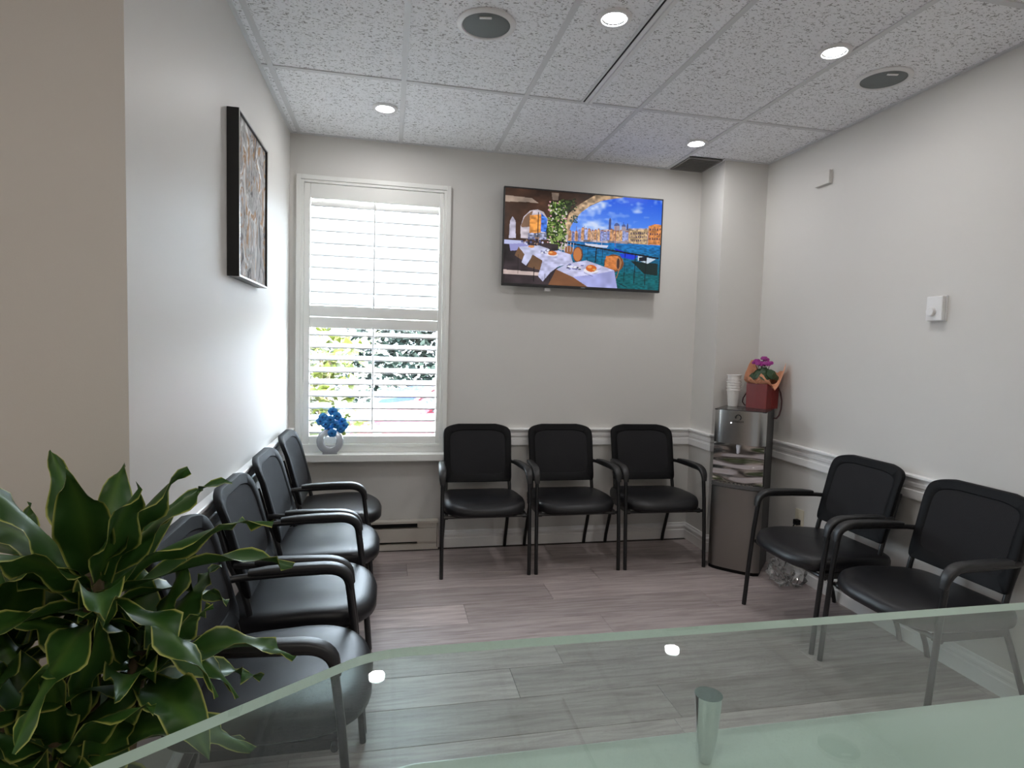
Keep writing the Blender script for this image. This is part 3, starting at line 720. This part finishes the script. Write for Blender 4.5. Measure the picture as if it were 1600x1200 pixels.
# ================================================================== water cooler and what stands on it
RZ = math.radians(-44)
ck = empty('water_cooler', (2.723, -.680, 0), 'tall stainless steel water cooler standing in the corner', 'water cooler', RZ)
CW, CDP, CH = .152, .300, 1.012
b = MB(); b.box(-CW, CW, .035, CDP, .012, CH-.004); b.build('side_shell', M_SIDE, ck, bevel=.006)
def bowed(x, z0, z1, yf, bow, yb, mi=0, n=12, inset=.02):
    b = MB(); rows = []
    for z, e in ((z0, 0.0), (z1, 0.0)):
        r = [(-x, yb, z)]
        for k in range(n+1):
            q = -1+2*k/n; edge = (abs(q)**8)*inset
            r.append((q*x, yf-bow*(1-q*q)+edge+e, z))
        r.append((x, yb, z)); rows.append(r)
    b.grid(rows, closed=True); k = len(rows[0]); b.f.append(tuple(range(k))); b.m.append(0); b.f.append(tuple(k+i for i in range(k))); b.m.append(0)
    return b
bowed(CW, .022, .528, .006, .012, .034).build('lower_door', M_STEELD, ck, smooth='auto')
bowed(CW-.003, .0, .020, .012, .012, .10).build('plinth', M_BLACKP, ck)
dt = bowed(CW+.001, .534, .556, -.002, .016, .034).build('drip_tray', mat('tray_grey', (.10, .10, .10), .4), ck, smooth='auto')
for k in range(9): MB().box(-.105+k*.0235, -.105+k*.0235+.015, -.012, .02, .556, .5605).build('tray_slat', M_STEEL, dt)
MB().box(-CW+.004, CW-.004, .012, .0345, .562, .806).build('splash_panel', M_WAVY, ck)
hd = bowed(CW, .806, CH, -.004, .018, .034, inset=.03).build('dispenser_head', M_STEEL, ck, smooth='auto')
MB().box(-CW, CW, .0, CDP, CH-.003, CH+.004).build('top_cover', mat('cooler_top', (.03, .03, .03), .25), ck, bevel=.004)
sp_ = MB().lathe([(.010, .806), (.012, .79), (.008, .77), (.008, .752), (.005, .748)], 14, Matrix.Translation((.0, -.004, 0))).build('spout', mat('spout_plastic', (.75, .76, .85), .2), ck, smooth='auto')
MB().lathe([(.003, 0), (.0035, .0), (.0035, .002), (0, .003)], 12, Matrix.Translation((-.045, -.0195, .937)) @ Matrix.Rotation(PI/2, 4, 'X')).build('indicator_lamp', mat('indicator', (1, 1, 1), .3, emit=(.9, .95, 1), es=3), ck)
lg = MB(); pts = [(.016*math.cos(a), .013*math.sin(a)) for a in [math.radians(-55+k*20) for k in range(14)]]
lg.tube([(x-.004, -.0232, .972+z*1.2) for x, z in pts], .0036, 6); lg.build('emblem', M_BLACKM, ck)
def text_mesh(txt, size, name, material, parent, M4):
    cu = bpy.data.curves.new(name, 'FONT'); cu.body = txt; cu.size = size; cu.align_x = 'CENTER'; cu.extrude = .0003
    to = bpy.data.objects.new(name+'_tmp', cu); C.objects.link(to)
    dg = bpy.context.evaluated_depsgraph_get(); me = bpy.data.meshes.new_from_object(to.evaluated_get(dg))
    bpy.data.objects.remove(to); me.transform(M4); me.materials.clear()
    return link(name, me, material, parent)
text_mesh('avalon', .026, 'lettering', M_BLACKM, ck, Matrix.Translation((-.004, -.0232, .941)) @ Matrix.Rotation(PI/2, 4, 'X'))
RM = Matrix.Rotation(RZ, 4, 'Z')
def cool(x, y, z): return Vector((2.723, -.680, z)) + (RM @ Vector((x, y, 0)))
# paper cups, one nested in the next
zt = CH+.0045
cup_prof = [(.0, 0), (.030, 0), (.0305, .001), (.0420, .101), (.0470, .101), (.0475, .103), (.0470, .107), (.0415, .107), (.0405, .101), (.029, .004), (0, .004)]
cupm = None
CN = ['bottom', 'second', 'third', 'fourth', 'fifth', 'topmost']
for k in range(6):
    if cupm is None:
        o = MB().lathe(cup_prof, 28, cap=False).build('paper_cup', mat('cup_paper', (.82, .80, .78), .6), None, smooth='auto'); cupm = o.data
    else:
        o = bpy.data.objects.new('paper_cup', cupm); C.objects.link(o)
    o.location = cool(-.098, .262, zt + k*.0165 + (.0045 if k else 0) + (.012 if k == 5 else 0))
    tag(o, 'white paper cup on the water cooler, ' + (CN[k] + ' of the stack' if k in (0, 5) else CN[k] + ' from the bottom of the stack'), 'cup', 'stacked paper cups')
# red gift bag
bagp = Vector((2.968, -.537, zt))
bg_ = empty('gift_bag', bagp, 'red paper gift bag with cord handles on the water cooler', 'bag', math.radians(-65))
M_RED = mat('red_paper', (.20, .022, .020), .38); M_CORD = mat('dark_red_cord', (.05, .012, .014), .5)
hx, hy_ = .071, .071; b = MB()
rows = []
for z, k in ((0, .97), (.158, 1.0)):
    rows.append([(-hx*k, -hy_*k, z), (0, -hy_*k-.002, z), (hx*k, -hy_*k, z), (hx*k-.006, 0, z), (hx*k, hy_*k, z), (0, hy_*k, z), (-hx*k, hy_*k, z), (-hx*k+.006, 0, z)])
rows.append([(x*.97, y*.97, z) for x, y, z in rows[1]]); rows.append([(x*.97, y*.97, .004) for x, y, z in rows[0]])
b.grid(rows, closed=True); b.f.append(tuple(range(8))); b.m.append(0); b.f.append(tuple(24+i for i in range(8))); b.m.append(0)
b.build('bag_body', M_RED, bg_)
b = MB(); b.tube([(-hx-.002, -.02, .125), (-hx-.018, -.022, .105), (-hx-.046, -.026, .055), (-hx-.050, -.026, .030), (-hx-.036, -.024, .010), (-hx-.006, -.02, .006)], .004, 8); b.build('cord_handle', M_CORD, bg_, smooth=True)
b = MB(); b.tube([(hx+.004, .050, .14), (hx+.018, .060, .10), (hx+.027, .062, .05), (hx+.029, .055, .0), (hx+.026, .040, -.04), (hx+.022, .018, -.058), (hx+.018, -.005, -.056)], .0048, 8); b.build('cord_handle', M_CORD, bg_, smooth=True)
# peach wrapping paper and plant inside the bag
M_PEACH = mat('peach_paper', (.72, .33, .19), .6, bump=(60, .5, .004))
wp = empty('wrapped_flower', bagp+Vector((0, 0, .004)), 'purple cyclamen in crumpled peach paper inside the red bag', 'potted flower', RZ)
rr = random.Random(2); b = MB(); rows = []; n = 40
for j, (rad, z) in enumerate(((.040, .06), (.052, .10), (.060, .122), (.070, .14), (.078, .165), (.080, .19))):
    r = []
    for k in range(n):
        a = 2*PI*k/n; fl = max(0, j-2)/3.0
        lift = .030*math.sin(3*a+.7)+.020*math.sin(5*a+1.9)+.008*math.sin(11*a)+rr.uniform(-.006, .006)
        side = 1 + .28*max(0, math.cos(a-.15)) + .16*max(0, math.cos(a-PI-.2))
        drop = -.055*max(0, math.cos(a+PI/2))
        r.append((rad*math.cos(a)*(1+(side-1)*fl), rad*.92*math.sin(a)*(1+(side-1)*fl*.5)+rr.uniform(-.003, .003)*fl, z+(lift+drop)*fl))
    rows.append(r)
b.grid(rows, closed=True); o = b.build('wrapping_paper', M_PEACH, wp, smooth=False, norm=False)
so_ = o.modifiers.new('thick', 'SOLIDIFY'); so_.thickness = .001
wp.scale = (1.25, 1.25, 1.25)
M_CLEAF = mat('cyclamen_leaf', (.022, .055, .020), .4); M_PETAL = mat('purple_petal', (.30, .02, .22), .5)
def disc_leaf(b, c0, nrm, r, cup=.25, n=10, asp=1.0):
    q = Vector(nrm).normalized().to_track_quat('Z', 'Y').to_matrix(); rows = []
    for s in (.05, .5, 1.0):
        rows.append([Vector(c0) + q @ Vector((r*s*math.cos(2*PI*k/n), r*s*asp*math.sin(2*PI*k/n), -cup*r*s*s + .06*r*s*math.sin(4*PI*k/n))) for k in range(n)])
    b.grid(rows, closed=True); k = len(b.v)-3*n; b.f.append(tuple(k+i for i in range(n))); b.m.append(0)
for k in range(20):
    a = 2*PI*k/20*2.4; rad = .018+.045*(k/20)
    b = MB(); disc_leaf(b, (rad*math.cos(a), rad*math.sin(a)-.012, .165+.020*rr.random()-.25*rad+.01), (math.cos(a)*.9+rr.uniform(-.5, .5), math.sin(a)*.9-.4+rr.uniform(-.5, .5), .8), .022+.010*rr.random())
    b.build('leaf', M_CLEAF, wp, smooth=True, norm=False)
for k in range(11):
    a = 2*PI*k*.382; rad = .042*math.sqrt((k+.3)/11); cx, cy, cz = rad*math.cos(a)-.006, rad*math.sin(a)*.6-.01, .222+.036*rr.random()-.2*rad
    fl = MB()
    for q in range(5):
        th = 2*PI*q/5+k; disc_leaf(fl, (cx+.011*math.cos(th), cy+.011*math.sin(th), cz), (math.cos(th)*1.3, math.sin(th)*1.3-.6, .5), .0125, .1, 8, .8)
    fo = fl.build('flower', M_PETAL, wp, smooth=True, norm=False)
    MB().tube([(cx*.4, cy*.4, .14), (cx*.8, cy*.8, .2), (cx, cy, cz)], .0018, 6).build('stem', M_CLEAF, fo)

# ================================================================== clear plastic bag on the floor
def m_poly():
    M = bpy.data.materials.new('clear_plastic_film'); M.use_nodes = True; N = M.node_tree.nodes; L = M.node_tree.links
    N.remove(N['Principled BSDF']); out = N['Material Output']
    t = N.new('ShaderNodeBsdfTransparent'); t.inputs['Color'].default_value = (.97, .97, .97, 1)
    g = N.new('ShaderNodeBsdfGlossy'); g.inputs['Roughness'].default_value = .12; d = N.new('ShaderNodeBsdfDiffuse'); d.inputs['Color'].default_value = (.6, .6, .62, 1)
    lw = N.new('ShaderNodeFresnel'); lw.inputs['IOR'].default_value = 1.5; m1 = N.new('ShaderNodeMixShader'); m2 = N.new('ShaderNodeMixShader'); m1.inputs[0].default_value = .06
    L.new(t.outputs[0], m1.inputs[1]); L.new(d.outputs[0], m1.inputs[2]); L.new(lw.outputs[0], m2.inputs[0]); L.new(m1.outputs[0], m2.inputs[1]); L.new(g.outputs[0], m2.inputs[2])
    L.new(m2.outputs[0], out.inputs['Surface']); return M
rr = random.Random(11); rows = []; n = 36
for j in range(11):
    th = PI*j/10; r = []
    for k in range(n):
        a = 2*PI*k/n; f = 1+.10*math.sin(3*a+j)+.07*math.sin(7*a-2*j)+.06*math.sin(12*a+3*j)+rr.uniform(-.035, .035)
        r.append((.105*math.sin(th)**.7*math.cos(a)*f, .135*math.sin(th)**.7*math.sin(a)*f, max(.0015, .085-.085*math.cos(th)*f*(1 if j > 5 else .98))))
    rows.append(r)
b = MB(); b.grid(rows, closed=True); o = b.build('plastic_bag', m_poly(), None, smooth=False)
o.location = (2.968, -.880, 0); o.rotation_euler = (0, 0, -.75); tag(o, 'crumpled clear plastic bag on the floor beside the water cooler', 'bag')

# ================================================================== glass counter
GZ1, GT = 1.040, .010
gpoly = [(.585, -3.300)] + [(q.x, q.y) for q in bez((.585, -3.300, 0), (.610, -3.283, 0), (.650, -3.283, 0), 6)][1:] + [(2.55, -3.290), (2.55, -3.78), (.22, -3.78), (.22, -3.556)]
dk = empty('reception_counter', (1.4, -3.52, 0), 'glass topped reception counter with a white lower ledge', 'counter')
def dkb(b): b.v = [(x-1.4, y+3.52, z) for x, y, z in b.v]; return b
dkb(MB().prism(gpoly, GZ1-GT, GZ1, 'z', 0, 1)).build('glass_top', [M_GLASS, M_GEDGE], dk)
lpoly = [(.44, -3.492), (.618, -3.364), (.632, -3.356), (.650, -3.352), (2.50, -3.358), (2.50, -3.76), (.44, -3.76)]
dkb(MB().prism(lpoly, .925, .960, 'z')).build('ledge', M_LEDGE, dk, bevel=.003)
bpoly = [(.50, -3.53), (.66, -3.41), (2.46, -3.415), (2.46, -3.74), (.50, -3.74)]
dkb(MB().prism(bpoly, .0, .925, 'z')).build('counter_body', mat('counter_white', (.74, .75, .74), .4), dk)
for x, y in ((.935, -3.398), (1.75, -3.398), (.952, -3.70), (1.75, -3.70), (2.38, -3.412), (.62, -3.60)):
    Mx = Matrix.Translation((x-1.4, y+3.52, 0))
    MB().lathe([(.006, .9605), (.007, .966), (.010, .985), (.0115, 1.005), (.0135, 1.0295), (0, 1.0295)], 24, Mx).build('standoff', M_CHROME, dk, smooth='auto')

# ================================================================== vase with blue orchids on the sill
vz = .654; vp = Vector((.258, -.064, vz))
va = empty('ring_vase', vp, 'clear ring shaped vase on the window sill', 'vase')
b = MB(); rows = []; n = 48
sect = [(.083, 0), (.081, .016), (.074, .021), (.046, .021), (.039, .016), (.037, 0), (.039, -.016), (.046, -.021), (.074, -.021), (.081, -.016)]
for k in range(n):
    a = 2*PI*k/n; rows.append([(r*math.cos(a), d, max(.0, .081+r*math.sin(a))) for r, d in sect])
rows.append(rows[0]); b.grid(rows, closed=True)
M_VASE = mat('frosted_glass', (.58, .59, .62), .14, spec=.6); M_VASE.node_tree.nodes['Principled BSDF'].inputs['Transmission Weight'].default_value = .4
b.build('vase_ring', M_VASE, va, smooth=True)
b = MB(); b.box(-.045, .045, -.020, .020, 0, .012); b.build('vase_foot', M_VASE, va, bevel=.004)
orc = empty('orchid_spray', vp+Vector((.010, 0, .162)), 'bright blue artificial orchids in the ring vase', 'flowers')
orc.scale = (1.12, 1.12, 1.12)
M_BLUE = mat('blue_petal', (.012, .19, .50), .45); M_BLUED = mat('deep_blue_lip', (.005, .06, .25), .5); M_LIME = mat('lime_bud', (.42, .55, .14), .5)
rr = random.Random(4)
bl = [(-.045, .068), (-.030, .030), (.005, .100), (.030, .075), (-.005, .055), (.020, .025), (.055, .042), (.066, .020), (-.015, .000), (.004, -.022), (.050, .000), (-.058, .045)]
for k, (x, z) in enumerate(bl):
    y = -.022+rr.uniform(-.018, .014); b = MB()
    for q in range(5):
        th = 2*PI*q/5+.3+k*.7; disc_leaf(b, (x+.014*math.cos(th), y, z+.014*math.sin(th)), (math.cos(th)*.35, -1, math.sin(th)*.35+.1), .0155, .35, 10, .85)
    fo = b.build('orchid', M_BLUE, orc, smooth=True, norm=False)
    b = MB(); disc_leaf(b, (x, y-.008, z), (0, -1, -.2), .007, -.5, 8); b.build('lip', M_BLUED, fo, smooth=True, norm=False)
MB().tube([(-.005, 0, -.01), (-.01, .006, .04), (.0, .0, .09), (.01, -.006, .125), (.006, -.01, .15)], .002, 6).build('stem', M_LIME, orc)
for x, z, r in ((-.058, .108, .013), (-.05, .090, .011), (.004, .140, .012), (.010, .125, .010), (.082, .078, .012), (.095, .070, .010), (.075, .065, .010), (.058, -.018, .015), (.066, -.028, .012), (-.05, -.005, .010), (-.045, .012, .008)):
    b = MB(); disc_leaf(b, (x, -.012, z), (.3*rr.uniform(-1, 1), -1, .3), r, .3, 10, .7); b.build('leaf', M_LIME, orc, smooth=True, norm=False)

# ================================================================== leafy plant in the foreground
def m_leaf():
    M = mat('variegated_leaf', (.03, .08, .02), .42, spec=.32); N, L, b = nodes(M)
    uv = N.new('ShaderNodeUVMap'); sx = N.new('ShaderNodeSeparateXYZ'); L.new(uv.outputs[0], sx.inputs[0])
    no = N.new('ShaderNodeTexNoise'); mp = N.new('ShaderNodeMapping'); mp.inputs['Scale'].default_value = (60, 3, 1); L.new(uv.outputs[0], mp.inputs['Vector']); L.new(mp.outputs[0], no.inputs['Vector']); no.inputs['Scale'].default_value = 1
    ab = N.new('ShaderNodeMath'); ab.operation = 'MULTIPLY_ADD'; ab.inputs[1].default_value = .10; L.new(no.outputs['Fac'], ab.inputs[0]); L.new(sx.outputs['X'], ab.inputs[2])
    r = ramp(N, [(.0, (.065, .140, .024)), (.45, (.030, .088, .016)), (.88, (.024, .072, .013)), (.93, (.26, .31, .06)), (1.0, (.48, .46, .17))])
    L.new(ab.outputs[0], r.inputs['Fac']); L.new(r.outputs['Color'], b.inputs['Base Color'])
    return M
M_LEAF = m_leaf()
LR = random.Random(21)
def leaf(parent, base, az, el, length, width, droop, roll=0.0, wave=.012):
    base = Vector(base); n, k = 16, 8
    d = Vector((math.cos(az)*math.cos(el), math.sin(az)*math.cos(el), math.sin(el)))
    side = Vector((-math.sin(az), math.cos(az), 0)); p = base.copy(); rows = []; uvs = []
    ph = LR.uniform(0, 6); twist = LR.uniform(-.5, .5)
    for i in range(n+1):
        t = i/n; wd = width*(.30*(1-t)**2 + 1.25*math.sin(PI*min(1, (t*.94+.04)))**.85*(1-t**3*.55))*.5
        if t > .93: wd *= max(.06, (1-t)/.07)
        up = side.cross(d).normalized(); 
        rot = Matrix.Rotation(roll+twist*t, 3, d); s_ = rot @ side; u_ = rot @ up
        if u_.z < -.9: u_ = -u_
        r = []; 
        for j in range(k+1):
            q = -1+2*j/k
            w_ = wave*math.sin(ph+t*15+(2.1 if q > 0 else 0))*abs(q)**2.5
            r.append(p + s_*(q*wd) + u_*(abs(q)**1.5*wd*.42 + w_)); uvs.append((min(1, abs(q))*.93, t))
        rows.append(r)
        p = p + d*(length/n)
        d = (d + Vector((0, 0, -1))*droop/n*(0.4+1.5*t)).normalized()
    b = MB(); b.grid(rows); me = bpy.data.meshes.new('leaf'); me.from_pydata(b.v, [], b.f); me.materials.append(M_LEAF)
    ul = me.uv_layers.new(name='UVMap')
    for li, lo in enumerate(me.loops): ul.data[li].uv = uvs[lo.vertex_index]
    me.polygons.foreach_set('use_smooth', [True]*len(me.polygons))
    o = bpy.data.objects.new('leaf', me); C.objects.link(o); o.parent = parent
    return o
PX, PY = .03, -2.72
pl = empty('leafy_plant', (PX, PY, 0), 'large leafy plant with yellow edged green leaves', 'plant')
MB().lathe([(.105, 0), (.118, .01), (.150, .30), (.158, .30), (.158, .33), (.146, .33), (.142, .29), (0, .285)], 36).build('pot', mat('dark_pot', (.03, .03, .03), .4), pl, smooth='auto')
M_CANE = mat('cane_bark', (.16, .12, .07), .8, bump=(60, .6, .004))
heads = [((.045, .05, .85), 1.08), ((.01, -.02, .575), 1.0), ((.115, .06, .68), .80), ((-.13, .08, .72), .95)]
for (hx_, hy2, hz2), s_ in heads:
    MB().tube([(hx_*.3, hy2*.3, .26), (hx_*.7, hy2*.7, hz2*.6), (hx_, hy2, hz2+.06)], [.020, .018, .016], 10).build('cane', M_CANE, pl, smooth='auto')
for hi, ((hx_, hy2, hz2), sc) in enumerate(heads):
    nl = (24, 24, 17, 16)[hi]
    for k in range(nl):
        az = k*2.39996+hi*1.1; t = k/(nl-1)
        el = math.radians(-12+82*t**.9+LR.uniform(-8, 8))
        ln = (.25+.09*math.sin(PI*min(1, t*1.1+.1))+LR.uniform(-.03, .03))*sc
        rad = .013
        if hy2+math.sin(az)*ln*math.cos(el) > .34: ln *= .7
        leaf(pl, (hx_+rad*math.cos(az), hy2+rad*math.sin(az), hz2-.03+.10*t), az, el, ln, LR.uniform(.052, .072), LR.uniform(.5, 1.3)*(1.2-.5*t), LR.uniform(-.3, .3))

# ================================================================== outside the window
GRD = -.45
o = MB().box(-12, 14, TH, 40, GRD-.1, GRD).build('pavement', mat('pavement_grey', (.62, .62, .62), .9)); tag(o, 'grey car park pavement outside the window', 'pavement', None, 'structure')
def car(x, y, col, label, length=4.4, name='car'):
    t = empty(name, (x, y, GRD), label, 'car')
    M_C = mat('car_paint', col, .25, coat=.5); M_CG = mat('car_glass', (.02, .025, .03), .08); M_T = mat('tyre', (.01, .01, .01), .8)
    L2 = length/2; body = [(-L2, .32), (-L2+.03, .62), (-L2+.25, .78), (-.95, .93), (-.25, 1.40), (.25, 1.47), (1.05, 1.42), (1.75, 1.02), (L2-.05, .95), (L2, .6), (L2-.05, .30), (-L2+.05, .25)]
    low = [p for p in body]
    b = MB(); b.prism([(-L2, .32), (-L2+.03, .62), (-L2+.25, .80), (-.95, .93), (1.75, 1.0), (L2-.05, .95), (L2, .6), (L2-.05, .30), (-L2+.05, .25)], -.88, .88, 'y'); b.build('car_body', M_C, t, bevel=.05)
    b = MB(); rows = [[(-.95, -.84, .9), (1.75, -.84, .97), (1.75, .84, .97), (-.95, .84, .9)], [(-.22, -.66, 1.42), (1.02, -.66, 1.42), (1.02, .66, 1.42), (-.22, .66, 1.42)]]
    b.grid(rows, closed=True); b.build('car_windows', M_CG, t)
    b = MB(); b.box(-.26, 1.06, -.69, .69, 1.41, 1.46); b.build('car_roof', M_C, t, bevel=.02)
    for s in (-1, 1):
        for pa, pb in (((-.97, s*.85, .9), (-.24, s*.67, 1.43)), ((.45, s*.85, .9), (.42, s*.67, 1.43)), ((1.77, s*.85, .96), (1.04, s*.67, 1.43))): MB().tube([pa, pb], .045, 6).build('car_pillar', M_C, t)
        for wx in (-1.35, 1.35):
            wh = MB().lathe([(0, -.1), (.26, -.1), (.32, -.08), (.32, .08), (.26, .1), (0, .1)], 24, Matrix.Translation((wx, s*.80, .32)) @ Matrix.Rotation(PI/2, 4, 'X')).build('wheel', M_T, t, smooth='auto')
            MB().lathe([(0, -.01), (.20, -.01), (.20, .01), (0, .01)], 20, Matrix.Translation((wx, s*.905, .32)) @ Matrix.Rotation(PI/2, 4, 'X')).build('hub_cap', M_STEEL, wh)
car(2.0, 4.6, (.075, .003, .009), 'red parked car seen between the lower louvers')
car(2.4, 8.2, (.012, .024, .08), 'blue parked car behind the red one outside the window')
rr = random.Random(8)
def bush(name, label, cx, cy, sx, sy, z0, z1, n, col, size):
    t = empty(name, (cx, cy, z0), label, 'shrub'); b = MB()
    for k in range(n):
        p = Vector((rr.gauss(0, .45)*sx, rr.gauss(0, .45)*sy, rr.random()**.8*(z1-z0))); th = rr.uniform(0, 6.28); e = rr.uniform(-.6, .9)
        d = Vector((math.cos(th)*math.cos(e), math.sin(th)*math.cos(e), math.sin(e))); s2 = d.cross(Vector((0, 0, 1))).normalized()*size*.28
        b.add([p, p+d*size*.5+s2, p+d*size, p+d*size*.5-s2], [(0, 1, 2, 3)])
    o = b.build('foliage', col, t, norm=False); o['kind'] = 'stuff'
    b = MB()
    for k in range(5): b.tube([(0, 0, 0), (rr.uniform(-.3, .3)*sx, rr.uniform(-.3, .3)*sy, (z1-z0)*.9)], .012, 6)
    b.build('stem', M_CANE, t)
bush('garden_shrub', 'yellow green shrub just outside the window', .02, 1.25, .42, .35, GRD, 1.46, 1100, mat('lime_leaf', (.10, .12, .018), .5), .15)
bush('hedge', 'dark green hedge beyond the parked cars', 2.6, 13, 5, .8, GRD, 2.0, 9000, mat('hedge_leaf', (.010, .022, .017), .6), .28)
